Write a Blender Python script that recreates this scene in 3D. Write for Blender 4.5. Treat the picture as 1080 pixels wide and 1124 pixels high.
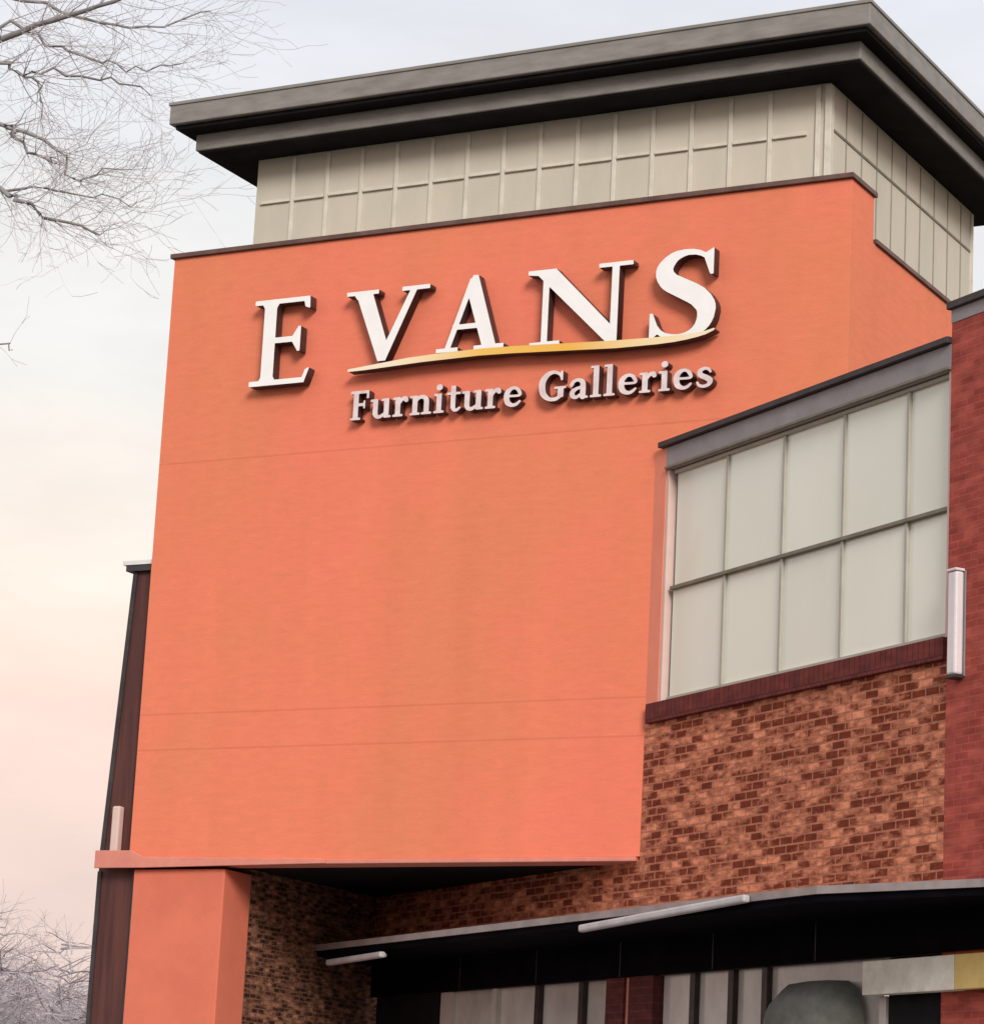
import bpy, bmesh, math, random
import numpy as np
from mathutils import Vector, Matrix

for o in list(bpy.data.objects):
    bpy.data.objects.remove(o, do_unlink=True)
SC = bpy.context.scene
COL = SC.collection
R = math.radians

# ------------------------------------------------------------------ camera
cam_d = bpy.data.cameras.new('camera')
cam = bpy.data.objects.new('camera', cam_d)
COL.objects.link(cam)
cam_d.sensor_fit = 'VERTICAL'
cam_d.sensor_height = 36.0
cam_d.lens = 106.28
cam_d.clip_end = 6000
cam.matrix_world = Matrix(((0.9986923, -0.0511240, 0.0, 0.0),
                           (-0.0114230, -0.2231481, -0.9747176, 0.0),
                           (0.0498316, 0.9734430, -0.2234403, 1.6),
                           (0, 0, 0, 1)))
SC.camera = cam

# ------------------------------------------------------------------ light
SC.view_settings.view_transform = 'Standard'
SC.view_settings.look = 'None'
SC.view_settings.exposure = 0.27
SC.view_settings.gamma = 1.0
SUN_ELEV, SUN_AZ = 27.0, 167.5         # azimuth clockwise from +Y
sun_d = bpy.data.lights.new('sun', 'SUN')
sun_d.energy = 2.1
sun_d.angle = R(20)
sun_d.color = (1.0, 0.95, 0.88)
sun = bpy.data.objects.new('sun', sun_d)
COL.objects.link(sun)
_d = Vector((math.sin(R(SUN_AZ)) * math.cos(R(SUN_ELEV)), math.cos(R(SUN_AZ)) * math.cos(R(SUN_ELEV)), math.sin(R(SUN_ELEV))))
sun.rotation_euler = _d.to_track_quat('Z', 'Y').to_euler()

W = bpy.data.worlds.new('World')
SC.world = W
W.use_nodes = True
nt = W.node_tree
nt.nodes.clear()
def N(t, kind, **kw):
    n = t.nodes.new(kind)
    for k, v in kw.items():
        setattr(n, k, v)
    return n
sky = N(nt, 'ShaderNodeTexSky', sky_type='NISHITA', sun_disc=False)
sky.sun_elevation = R(SUN_ELEV)
sky.sun_rotation = R(SUN_AZ)
tc = N(nt, 'ShaderNodeTexCoord')
sep = N(nt, 'ShaderNodeSeparateXYZ')
nt.links.new(tc.outputs['Generated'], sep.inputs[0])
noi = N(nt, 'ShaderNodeTexNoise')
noi.inputs['Scale'].default_value = 5.0
noi.inputs['Detail'].default_value = 5.0
mp = N(nt, 'ShaderNodeMapping')
mp.inputs['Scale'].default_value = (1, 1, 3.2)
nt.links.new(tc.outputs['Generated'], mp.inputs[0])
nt.links.new(mp.outputs[0], noi.inputs['Vector'])
ma = N(nt, 'ShaderNodeMath', operation='MULTIPLY_ADD')   # wobble the elevation with the cloud noise
ma.inputs[1].default_value = 0.10
ma.inputs[2].default_value = -0.05
nt.links.new(noi.outputs['Fac'], ma.inputs[0])
ad = N(nt, 'ShaderNodeMath', operation='ADD')
nt.links.new(sep.outputs['Z'], ad.inputs[0])
nt.links.new(ma.outputs[0], ad.inputs[1])
rp = N(nt, 'ShaderNodeValToRGB')
el = rp.color_ramp.elements
def s2l(r, g, b):
    f = lambda c: c / 12.92 if c <= 0.04045 else ((c + 0.055) / 1.055) ** 2.4
    return (f(r / 255), f(g / 255), f(b / 255), 1)
el[0].position = 0.0;  el[0].color = s2l(212, 188, 182)
el[1].position = 1.0;  el[1].color = s2l(205, 210, 220)
for p_, c_ in ((0.10, (223, 199, 190)), (0.155, (239, 211, 197)), (0.20, (241, 226, 213)), (0.255, (227, 224, 219)), (0.32, (218, 218, 219)), (0.40, (215, 217, 224))):
    e = el.new(p_)
    e.color = s2l(*c_)
nt.links.new(ad.outputs[0], rp.inputs[0])
n2 = N(nt, 'ShaderNodeTexNoise')
n2.inputs['Scale'].default_value = 9.0
n2.inputs['Detail'].default_value = 7.0
n2.inputs['Roughness'].default_value = 0.6
nt.links.new(mp.outputs[0], n2.inputs['Vector'])
cl_ = N(nt, 'ShaderNodeMapRange')
cl_.inputs['From Min'].default_value = 0.3
cl_.inputs['From Max'].default_value = 0.7
cl_.inputs['To Min'].default_value = 9.7      # cloud radiance on the sky texture's own scale
cl_.inputs['To Max'].default_value = 10.9
nt.links.new(n2.outputs['Fac'], cl_.inputs['Value'])
vm = N(nt, 'ShaderNodeVectorMath', operation='SCALE')
nt.links.new(cl_.outputs[0], vm.inputs['Scale'])
nt.links.new(rp.outputs[0], vm.inputs[0])
mix = N(nt, 'ShaderNodeMix', data_type='RGBA')
mix.inputs['Factor'].default_value = 0.95     # nearly closed thin cloud
nt.links.new(sky.outputs[0], mix.inputs['A'])
nt.links.new(vm.outputs[0], mix.inputs['B'])
bg = N(nt, 'ShaderNodeBackground')
bg.inputs['Strength'].default_value = 0.1
nt.links.new(mix.outputs['Result'], bg.inputs['Color'])
wo = N(nt, 'ShaderNodeOutputWorld')
nt.links.new(bg.outputs[0], wo.inputs[0])

# ------------------------------------------------------------------ materials
def base_mat(name, color, rough=0.7, spec=0.3, metal=0.0):
    m = bpy.data.materials.new(name)
    m.use_nodes = True
    b = m.node_tree.nodes['Principled BSDF']
    b.inputs['Base Color'].default_value = (*color, 1)
    b.inputs['Roughness'].default_value = rough
    b.inputs['Metallic'].default_value = metal
    b.inputs['Specular IOR Level'].default_value = spec
    return m, m.node_tree, b

def weathered(name, c1, c2, scale=3.0, rough=0.7, bump=0.0, bscale=60.0, spec=0.3, stretch=(1, 1, 1), metal=0.0, lo=0.35, hi=0.65):
    """two close tones of the same surface mixed by a noise, with a fine bump"""
    m, t, b = base_mat(name, c1, rough, spec, metal)
    co = N(t, 'ShaderNodeTexCoord')
    mpn = N(t, 'ShaderNodeMapping')
    mpn.inputs['Scale'].default_value = stretch
    t.links.new(co.outputs['Object'], mpn.inputs[0])
    n = N(t, 'ShaderNodeTexNoise')
    n.inputs['Scale'].default_value = scale
    n.inputs['Detail'].default_value = 8
    n.inputs['Roughness'].default_value = 0.62
    t.links.new(mpn.outputs[0], n.inputs['Vector'])
    r = N(t, 'ShaderNodeValToRGB')
    r.color_ramp.elements[0].position = lo
    r.color_ramp.elements[1].position = hi
    r.color_ramp.elements[0].color = (*c1, 1)
    r.color_ramp.elements[1].color = (*c2, 1)
    t.links.new(n.outputs['Fac'], r.inputs[0])
    t.links.new(r.outputs[0], b.inputs['Base Color'])
    if bump:
        n2 = N(t, 'ShaderNodeTexNoise')
        n2.inputs['Scale'].default_value = bscale
        n2.inputs['Detail'].default_value = 4
        t.links.new(co.outputs['Object'], n2.inputs['Vector'])
        bp = N(t, 'ShaderNodeBump')
        bp.inputs['Strength'].default_value = bump
        bp.inputs['Distance'].default_value = 0.01
        t.links.new(n2.outputs['Fac'], bp.inputs['Height'])
        t.links.new(bp.outputs[0], b.inputs['Normal'])
    return m

def brick_mat(name, c1, c2, mortar, bw=0.3, bh=0.1, mort=0.008, blotch=0.35, bias=0.0, nscale=9.0, cluster=None):
    m, t, b = base_mat(name, c1, 0.85, 0.2)
    co = N(t, 'ShaderNodeTexCoord')
    sp = N(t, 'ShaderNodeSeparateXYZ')
    t.links.new(co.outputs['Object'], sp.inputs[0])
    a = N(t, 'ShaderNodeMath', operation='ADD')
    t.links.new(sp.outputs['X'], a.inputs[0])
    t.links.new(sp.outputs['Y'], a.inputs[1])
    cb = N(t, 'ShaderNodeCombineXYZ')
    t.links.new(a.outputs[0], cb.inputs[0])
    t.links.new(sp.outputs['Z'], cb.inputs[1])
    br = N(t, 'ShaderNodeTexBrick')
    br.inputs['Color1'].default_value = (*c1, 1)
    br.inputs['Color2'].default_value = (*c2, 1)
    br.inputs['Mortar'].default_value = (*mortar, 1)
    br.inputs['Scale'].default_value = 1.0
    br.inputs['Mortar Size'].default_value = mort
    br.inputs['Mortar Smooth'].default_value = 0.2
    br.inputs['Bias'].default_value = bias
    br.inputs['Brick Width'].default_value = bw
    br.inputs['Row Height'].default_value = bh
    if cluster:
        cm = N(t, 'ShaderNodeMapping')
        cm.inputs['Scale'].default_value = (0.6, 0.6, 1.4)
        cm.inputs['Rotation'].default_value = (0, 0.5, 0)
        t.links.new(co.outputs['Object'], cm.inputs[0])
        cn = N(t, 'ShaderNodeTexNoise')
        cn.inputs['Scale'].default_value = cluster[0]
        cn.inputs['Detail'].default_value = 5
        cn.inputs['Roughness'].default_value = 0.65
        t.links.new(cm.outputs[0], cn.inputs['Vector'])
        cr = N(t, 'ShaderNodeMapRange')
        cr.inputs['From Min'].default_value = 0.36
        cr.inputs['From Max'].default_value = 0.64
        cr.inputs['To Min'].default_value = cluster[1]
        cr.inputs['To Max'].default_value = cluster[2]
        t.links.new(cn.outputs['Fac'], cr.inputs['Value'])
        t.links.new(cr.outputs[0], br.inputs['Bias'])
    t.links.new(cb.outputs[0], br.inputs['Vector'])
    n = N(t, 'ShaderNodeTexNoise')
    n.inputs['Scale'].default_value = nscale
    n.inputs['Detail'].default_value = 6
    ms = N(t, 'ShaderNodeMapping')
    ms.inputs['Scale'].default_value = (0.55, 0.55, 1.5)
    t.links.new(co.outputs['Object'], ms.inputs[0])
    t.links.new(ms.outputs[0], n.inputs['Vector'])
    r = N(t, 'ShaderNodeValToRGB')
    r.color_ramp.elements[0].position = 0.3
    r.color_ramp.elements[1].position = 0.7
    lo_ = 1 - blotch
    r.color_ramp.elements[0].color = (lo_, lo_, lo_, 1)
    r.color_ramp.elements[1].color = (1 + blotch * 0.3, 1 + blotch * 0.3, 1 + blotch * 0.3, 1)
    t.links.new(n.outputs['Fac'], r.inputs[0])
    mx = N(t, 'ShaderNodeMix', data_type='RGBA', blend_type='MULTIPLY')
    mx.inputs['Factor'].default_value = 1.0
    t.links.new(br.outputs['Color'], mx.inputs['A'])
    t.links.new(r.outputs[0], mx.inputs['B'])
    t.links.new(mx.outputs['Result'], b.inputs['Base Color'])
    bp = N(t, 'ShaderNodeBump')
    bp.inputs['Strength'].default_value = 0.5
    bp.inputs['Distance'].default_value = 0.008
    inv = N(t, 'ShaderNodeMath', operation='SUBTRACT')
    inv.inputs[0].default_value = 1.0
    t.links.new(br.outputs['Fac'], inv.inputs[1])
    t.links.new(inv.outputs[0], bp.inputs['Height'])
    t.links.new(bp.outputs[0], b.inputs['Normal'])
    return m

def stucco_mat():
    """salmon render with faint trowel mottling and two pairs of horizontal control joints"""
    m = weathered('salmon_stucco', (0.845, 0.217, 0.134), (0.755, 0.230, 0.118), 0.32, 0.85, 0.35, 70, 0.2, (1, 1, 0.8), lo=0.38, hi=0.60)
    t = m.node_tree
    b = t.nodes['Principled BSDF']
    src = b.inputs['Base Color'].links[0].from_socket
    co = N(t, 'ShaderNodeTexCoord')
    n = N(t, 'ShaderNodeTexNoise')
    n.inputs['Scale'].default_value = 7.0
    n.inputs['Detail'].default_value = 10
    n.inputs['Roughness'].default_value = 0.7
    mpn = N(t, 'ShaderNodeMapping')
    mpn.inputs['Scale'].default_value = (0.6, 0.6, 2.2)
    t.links.new(co.outputs['Object'], mpn.inputs[0])
    t.links.new(mpn.outputs[0], n.inputs['Vector'])
    r = N(t, 'ShaderNodeValToRGB')
    r.color_ramp.elements[0].position = 0.3
    r.color_ramp.elements[0].color = (0.93, 0.92, 0.92, 1)
    r.color_ramp.elements[1].position = 0.7
    r.color_ramp.elements[1].color = (1.05, 1.05, 1.06, 1)
    t.links.new(n.outputs['Fac'], r.inputs[0])
    mx = N(t, 'ShaderNodeMix', data_type='RGBA', blend_type='MULTIPLY')
    mx.inputs['Factor'].default_value = 1.0
    t.links.new(src, mx.inputs['A'])
    t.links.new(r.outputs[0], mx.inputs['B'])
    vs = N(t, 'ShaderNodeMapping')
    vs.inputs['Scale'].default_value = (2.2, 2.2, 0.12)
    t.links.new(co.outputs['Object'], vs.inputs[0])
    vn = N(t, 'ShaderNodeTexNoise')
    vn.inputs['Scale'].default_value = 1.0
    vn.inputs['Detail'].default_value = 6
    t.links.new(vs.outputs[0], vn.inputs['Vector'])
    vr = N(t, 'ShaderNodeMapRange')
    vr.inputs['From Min'].default_value = 0.3
    vr.inputs['From Max'].default_value = 0.7
    vr.inputs['To Min'].default_value = 0.965
    vr.inputs['To Max'].default_value = 1.03
    t.links.new(vn.outputs['Fac'], vr.inputs['Value'])
    vx = N(t, 'ShaderNodeVectorMath', operation='SCALE')
    t.links.new(mx.outputs['Result'], vx.inputs[0])
    t.links.new(vr.outputs[0], vx.inputs['Scale'])
    sp = N(t, 'ShaderNodeSeparateXYZ')
    t.links.new(co.outputs['Object'], sp.inputs[0])
    prev = None
    for zz in (6.655, 6.262, 9.49):
        c = N(t, 'ShaderNodeMath', operation='COMPARE')
        c.inputs[1].default_value = zz
        c.inputs[2].default_value = 0.010
        t.links.new(sp.outputs['Z'], c.inputs[0])
        if prev is None:
            prev = c.outputs[0]
        else:
            a = N(t, 'ShaderNodeMath', operation='MAXIMUM')
            t.links.new(prev, a.inputs[0])
            t.links.new(c.outputs[0], a.inputs[1])
            prev = a.outputs[0]
    sc = N(t, 'ShaderNodeMath', operation='MULTIPLY')
    sc.inputs[1].default_value = 0.22
    t.links.new(prev, sc.inputs[0])
    mj = N(t, 'ShaderNodeMix', data_type='RGBA')
    mj.inputs['B'].default_value = (0.40, 0.09, 0.05, 1)
    t.links.new(sc.outputs[0], mj.inputs['Factor'])
    t.links.new(vx.outputs[0], mj.inputs['A'])
    t.links.new(mj.outputs['Result'], b.inputs['Base Color'])
    return m

M = {}
M['stucco'] = stucco_mat()
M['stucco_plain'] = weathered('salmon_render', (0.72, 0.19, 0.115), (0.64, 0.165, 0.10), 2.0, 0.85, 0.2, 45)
M['reveal'] = weathered('pink_reveal', (0.86, 0.30, 0.20), (0.80, 0.26, 0.17), 2.0, 0.85, 0.2, 45)
M['trim'] = weathered('pink_trim', (0.72, 0.27, 0.20), (0.62, 0.22, 0.17), 4.0, 0.6, 0.1, 40)
M['coping'] = weathered('brown_coping', (0.10, 0.055, 0.045), (0.16, 0.09, 0.075), 5, 0.5)
M['dark_coping'] = weathered('dark_coping', (0.035, 0.028, 0.03), (0.06, 0.05, 0.05), 5, 0.5)
M['cladding'] = weathered('beige_cladding', (0.56, 0.52, 0.43), (0.64, 0.57, 0.475), 1.6, 0.75, 0.15, 30, 0.2, (1, 1, 0.4))
M['batten'] = weathered('pale_batten', (0.72, 0.68, 0.58), (0.62, 0.57, 0.48), 6, 0.7)
M['seam'] = weathered('grey_seam', (0.30, 0.27, 0.22), (0.36, 0.32, 0.27), 6, 0.7)
M['fascia'] = weathered('grey_fascia', (0.20, 0.185, 0.168), (0.28, 0.26, 0.235), 2.5, 0.55, 0.05, 30, 0.4, (1, 1, 4))
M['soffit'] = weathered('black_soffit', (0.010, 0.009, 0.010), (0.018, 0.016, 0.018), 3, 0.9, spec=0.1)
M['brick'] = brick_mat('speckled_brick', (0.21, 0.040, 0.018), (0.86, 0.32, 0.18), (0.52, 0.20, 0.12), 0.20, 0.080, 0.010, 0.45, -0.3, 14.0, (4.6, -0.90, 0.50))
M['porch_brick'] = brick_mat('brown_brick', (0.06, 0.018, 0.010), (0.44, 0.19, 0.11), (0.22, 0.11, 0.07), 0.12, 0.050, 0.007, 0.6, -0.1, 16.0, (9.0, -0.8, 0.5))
M['red_brick'] = brick_mat('red_brick', (0.50, 0.105, 0.074), (0.38, 0.066, 0.050), (0.45, 0.115, 0.088), 0.19, 0.066, 0.007, 0.38, 0, 6.0, (4.0, -0.6, 0.6))
M['maroon_metal'] = weathered('maroon_metal', (0.13, 0.045, 0.038), (0.06, 0.022, 0.020), 9, 0.55, stretch=(1, 1, 0.06))
M['maroon_brick'] = brick_mat('maroon_brick', (0.15, 0.035, 0.032), (0.11, 0.028, 0.028), (0.14, 0.05, 0.05), 0.22, 0.075, 0.008, 0.35)
M['sill'] = brick_mat('maroon_sill_brick', (0.20, 0.042, 0.035), (0.15, 0.035, 0.032), (0.10, 0.03, 0.028), 0.08, 0.4, 0.008, 0.3)
M['lintel'] = weathered('grey_steel', (0.26, 0.24, 0.245), (0.32, 0.295, 0.30), 3, 0.6, 0.05, 20)
M['pane'] = weathered('blind_behind_glass', (0.80, 0.80, 0.69), (0.86, 0.855, 0.75), 0.8, 0.10, spec=0.6, stretch=(1, 1, 0.35))
def vary_panes(m, amount):
    t = m.node_tree
    b = t.nodes['Principled BSDF']
    src = b.inputs['Base Color'].links[0].from_socket
    g = N(t, 'ShaderNodeNewGeometry')
    mr = N(t, 'ShaderNodeMapRange')
    mr.inputs['To Min'].default_value = 1 - amount
    mr.inputs['To Max'].default_value = 1.0
    t.links.new(g.outputs['Random Per Island'], mr.inputs['Value'])
    v = N(t, 'ShaderNodeVectorMath', operation='SCALE')
    t.links.new(src, v.inputs[0])
    t.links.new(mr.outputs[0], v.inputs['Scale'])
    t.links.new(v.outputs[0], b.inputs['Base Color'])
vary_panes(M['pane'], 0.10)
M['mullion'] = weathered('putty_mullion', (0.40, 0.38, 0.32), (0.47, 0.44, 0.38), 5, 0.5)
M['transom'] = weathered('olive_transom', (0.16, 0.145, 0.105), (0.22, 0.20, 0.15), 5, 0.5)
M['jamb'] = weathered('pale_pink_jamb', (0.72, 0.52, 0.46), (0.66, 0.48, 0.42), 4, 0.6)
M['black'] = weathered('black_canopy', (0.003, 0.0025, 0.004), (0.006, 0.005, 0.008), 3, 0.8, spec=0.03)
M['flash'] = weathered('grey_flashing', (0.26, 0.215, 0.21), (0.36, 0.30, 0.29), 4, 0.5, stretch=(1, 1, 1))
M['white'] = weathered('white_paint', (0.80, 0.77, 0.75), (0.72, 0.69, 0.67), 6, 0.45)
M['tube'] = weathered('dull_white_bar', (0.62, 0.58, 0.58), (0.46, 0.43, 0.44), 3, 0.45)
M['letter_face'] = weathered('white_letter_face', (0.92, 0.90, 0.88), (0.87, 0.85, 0.83), 5, 0.35)
M['letter_return'] = weathered('brown_letter_return', (0.05, 0.022, 0.022), (0.08, 0.035, 0.032), 6, 0.5)
def swoosh_mat():
    m, t, b = base_mat('cream_to_gold_swoosh', (0.86, 0.53, 0.16), 0.4)
    co = N(t, 'ShaderNodeTexCoord')
    sp = N(t, 'ShaderNodeSeparateXYZ')
    t.links.new(co.outputs['Object'], sp.inputs[0])
    mr = N(t, 'ShaderNodeMapRange')
    mr.inputs['From Min'].default_value = -3.62
    mr.inputs['From Max'].default_value = 0.68
    t.links.new(sp.outputs['X'], mr.inputs['Value'])
    r = N(t, 'ShaderNodeValToRGB')
    e = r.color_ramp.elements
    e[0].position, e[0].color = 0.12, (0.90, 0.78, 0.58, 1)
    e[1].position, e[1].color = 1.0, (0.90, 0.76, 0.55, 1)
    for p_, c_ in ((0.38, (0.86, 0.52, 0.12, 1)), (0.62, (0.84, 0.46, 0.08, 1)), (0.82, (0.88, 0.68, 0.38, 1))):
        q = e.new(p_); q.color = c_
    t.links.new(mr.outputs[0], r.inputs[0])
    t.links.new(r.outputs[0], b.inputs['Base Color'])
    return m
M['small_face'] = weathered('mauve_white_face', (0.82, 0.71, 0.70), (0.68, 0.55, 0.55), 10, 0.45)
M['store_frame'] = weathered('dark_bronze', (0.03, 0.022, 0.02), (0.05, 0.038, 0.035), 5, 0.4)
M['store_frame_pale'] = weathered('pale_frame', (0.62, 0.55, 0.52), (0.55, 0.48, 0.45), 5, 0.5)
M['lamp'] = weathered('lamp_housing', (0.80, 0.74, 0.74), (0.72, 0.66, 0.68), 6, 0.35)
M['board'] = weathered('sign_board_white', (0.88, 0.84, 0.74), (0.68, 0.63, 0.54), 5, 0.6)
M['yellow'] = weathered('sign_board_yellow', (0.75, 0.55, 0.20), (0.65, 0.46, 0.16), 5, 0.6)
M['blob'] = weathered('grey_blob', (0.11, 0.115, 0.10), (0.17, 0.17, 0.155), 6, 0.8)
M['bark'] = weathered('grey_bark', (0.20, 0.185, 0.18), (0.32, 0.30, 0.295), 4, 0.9)
M['twig'] = weathered('twig_mauve', (0.40, 0.365, 0.375), (0.58, 0.53, 0.545), 1.5, 0.9)
M['swoosh'] = swoosh_mat()
M['far_twig'] = weathered('far_twig_mauve', (0.30, 0.255, 0.275), (0.54, 0.485, 0.51), 1.2, 0.9, lo=.42, hi=.58)
M['asphalt'] = weathered('asphalt', (0.045, 0.045, 0.047), (0.065, 0.064, 0.064), 0.6, 0.9, 0.3, 40)
M['concrete'] = weathered('concrete', (0.36, 0.34, 0.31), (0.30, 0.285, 0.26), 0.8, 0.85, 0.2, 30)
M['grass'] = weathered('winter_grass', (0.11, 0.10, 0.05), (0.16, 0.14, 0.08), 0.3, 0.95, 0.4, 10)
M['paint_line'] = weathered('white_line_paint', (0.72, 0.72, 0.70), (0.55, 0.55, 0.53), 3, 0.8)
M['body'] = weathered('beige_block', (0.32, 0.24, 0.20), (0.27, 0.20, 0.17), 1, 0.85)

def glass_mat():
    """shop glass with reflected sky painted in as a pale mottled cream"""
    m = weathered('shop_glass', (0.82, 0.76, 0.72), (0.56, 0.50, 0.47), 1.3, 0.12, spec=0.6, stretch=(1.5, 1, 0.8))
    vary_panes(m, 0.25)
    return m
M['shop'] = glass_mat()

# ------------------------------------------------------------------ mesh helpers
def obj(name, bm, mats, parent=None, rz=None, smooth=False, bevel=0.0):
    bmesh.ops.recalc_face_normals(bm, faces=bm.faces)
    me = bpy.data.meshes.new(name)
    bm.to_mesh(me)
    bm.free()
    for m in (mats if isinstance(mats, (list, tuple)) else [mats]):
        me.materials.append(m)
    if smooth:
        me.polygons.foreach_set('use_smooth', [True] * len(me.polygons))
    o = bpy.data.objects.new(name, me)
    COL.objects.link(o)
    if parent is not None:
        o.parent = parent
    if rz is not None:
        o.rotation_euler.z = rz
    if bevel:
        md = o.modifiers.new('bevel', 'BEVEL')
        md.width = bevel
        md.segments = 2
        md.limit_method = 'ANGLE'
    return o

def tag(o, label=None, cat=None, group=None, kind=None):
    if label: o['label'] = label
    if cat: o['category'] = cat
    if group: o['group'] = group
    if kind: o['kind'] = kind
    return o

def empty(name, loc, rz=0.0):
    o = bpy.data.objects.new(name, None)
    COL.objects.link(o)
    o.location = loc
    o.rotation_euler.z = rz
    return o

def box(bm, x0, x1, y0, y1, z0, z1, mi=0):
    v = [bm.verts.new((x, y, z)) for z in (z0, z1) for x, y in ((x0, y0), (x1, y0), (x1, y1), (x0, y1))]
    for f in ((0, 3, 2, 1), (4, 5, 6, 7), (0, 1, 5, 4), (1, 2, 6, 5), (2, 3, 7, 6), (3, 0, 4, 7)):
        bm.faces.new([v[i] for i in f]).material_index = mi
    return bm

def boxes(*bs):
    bm = bmesh.new()
    for b in bs:
        box(bm, *b)
    return bm

def prism(bm, pts, a, b, axis):
    """extrude a closed polygon along an axis ('x': pts are (y,z); 'z': pts are (x,y); 'y': pts are (x,z))"""
    def P(p, t):
        return {'x': (t, p[0], p[1]), 'z': (p[0], p[1], t), 'y': (p[0], t, p[1])}[axis]
    lo = [bm.verts.new(P(p, a)) for p in pts]
    hi = [bm.verts.new(P(p, b)) for p in pts]
    n = len(pts)
    bm.faces.new(lo)
    bm.faces.new(hi[::-1])
    for i in range(n):
        bm.faces.new((lo[i], lo[(i + 1) % n], hi[(i + 1) % n], hi[i]))
    return bm

def tube(bm, pts, rads, sides=5):
    pts = [Vector(p) for p in pts]
    rings = []
    for i, p in enumerate(pts):
        d = (pts[min(i + 1, len(pts) - 1)] - pts[max(i - 1, 0)])
        if d.length < 1e-6: d = Vector((0, 0, 1))
        d.normalize()
        a = d.orthogonal().normalized()
        b = d.cross(a)
        rings.append([bm.verts.new(p + (a * math.cos(2 * math.pi * k / sides) + b * math.sin(2 * math.pi * k / sides)) * rads[i]) for k in range(sides)])
    for r0, r1 in zip(rings, rings[1:]):
        for k in range(sides):
            bm.faces.new((r0[k], r0[(k + 1) % sides], r1[(k + 1) % sides], r1[k]))
    bm.faces.new(rings[-1])
    bm.faces.new(rings[0][::-1])

# ------------------------------------------------------------------ ground
def struct(name, bm, m):
    return tag(obj(name, bm, m), kind='structure')
K = Vector((1.637, 30.0, 0.0))               # where the brick wing meets the tower front
A1, A2 = R(-28.4318), R(-62.2078)            # facing of the tower front and of the brick wing
def sheet(x0, x1, y0, y1, z, nx=1, ny=1):
    bm = bmesh.new()
    v = [bm.verts.new(p) for p in ((x0, y0, z), (x1, y0, z), (x1, y1, z), (x0, y1, z))]
    bm.faces.new(v)
    return bm
struct('ground', sheet(-2500, 2500, -2500, 2500, -0.02), M['grass'])
struct('parking_lot', sheet(-45, 45, -60, 26, -0.012), M['asphalt'])
ln = bmesh.new()
for i in range(-8, 9):
    v = [ln.verts.new(p) for p in ((i * 2.8 - 0.05, 14, -0.004), (i * 2.8 + 0.05, 14, -0.004), (i * 2.8 + 0.05, 19, -0.004), (i * 2.8 - 0.05, 19, -0.004))]
    ln.faces.new(v)
struct('parking_lines', ln, M['paint_line'])
pv = bmesh.new()
prism(pv, [(-14, 35), (-10, 30), (0, 25.2), (2.2, 22), (4.2, 18), (13, 18), (13, 40), (-14, 40)], -0.1, 0.13, 'z')
struct('sidewalk', pv, M['concrete'])

# ------------------------------------------------------------------ the store: tower, penthouse, roof, wing, pier
store = empty('furniture_store', K)
tag(store, 'salmon corner tower with flat grey roof joined to a brick wing and red brick pier', 'store')

# tower: one rendered mass with a stepped parapet, hanging over an open porch
UL, UR = -6.12, 2.075
tw = bmesh.new()
prism(tw, [(0, 5.05), (0, 11.90), (0.63, 11.90), (0.63, 11.41), (6.4, 11.41), (6.4, 5.05)], UL, UR, 'x')
tower = obj('tower_wall', tw, M['stucco'], store, A1, bevel=0.003)
cp = bmesh.new()
box(cp, UL - 0.04, UR + 0.03, -0.04, 0.66, 11.902, 11.955)
box(cp, UL - 0.04, UR + 0.03, 0.664, 6.44, 11.412, 11.462)
obj('coping', cp, M['coping'], tower, bevel=0.006)
obj('trim_band', boxes((-6.50, -0.03, -0.035, 0.30, 5.000, 5.046)), M['trim'], store, A1, bevel=0.008)
lg = bmesh.new()
prism(lg, [(-6.53, 4.972), (-5.9, 4.972), (-3.6, 5.002), (-3.6, 5.050), (-5.9, 5.09), (-6.05, 5.16), (-6.53, 5.165)], -0.060, -0.037, 'y')
obj('corner_ledge', lg, M['trim'], store, A1, bevel=0.006)
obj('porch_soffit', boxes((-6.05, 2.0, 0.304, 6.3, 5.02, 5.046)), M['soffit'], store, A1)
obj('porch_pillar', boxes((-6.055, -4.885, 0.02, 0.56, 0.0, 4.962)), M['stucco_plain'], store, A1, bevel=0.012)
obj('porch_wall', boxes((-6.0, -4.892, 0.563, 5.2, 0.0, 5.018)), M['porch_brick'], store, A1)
# narrow maroon side pilaster, wider at its foot
sp_ = bmesh.new()
lo = [(-6.60, 0.12), (-5.98, 0.12), (-5.98, 2.2), (-6.60, 2.2)]
hi = [(-6.43, 0.12), (-5.98, 0.12), (-5.98, 2.2), (-6.43, 2.2)]
vl = [sp_.verts.new((x, y, 0)) for x, y in lo]
vm_ = [sp_.verts.new((x, y, 5.0)) for x, y in ((-6.59, 0.12), (-5.98, 0.12), (-5.98, 2.2), (-6.59, 2.2))]
vh = [sp_.verts.new((x, y, 8.30)) for x, y in hi]
for a_, b_ in ((vl, vm_), (vm_, vh)):
    for i in range(4):
        sp_.faces.new((a_[i], a_[(i + 1) % 4], b_[(i + 1) % 4], b_[i]))
sp_.faces.new(vh); sp_.faces.new(vl[::-1])
pil = obj('side_pilaster', sp_, M['maroon_metal'], store, A1)
obj('pilaster_cap', boxes((-6.50, -6.13, 0.06, 2.26, 8.303, 8.37)), M['dark_coping'], pil)
obj('cap_flashing', boxes((-6.54, -6.13, 0.05, 0.50, 8.373, 8.42)), M['white'], pil)
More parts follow.
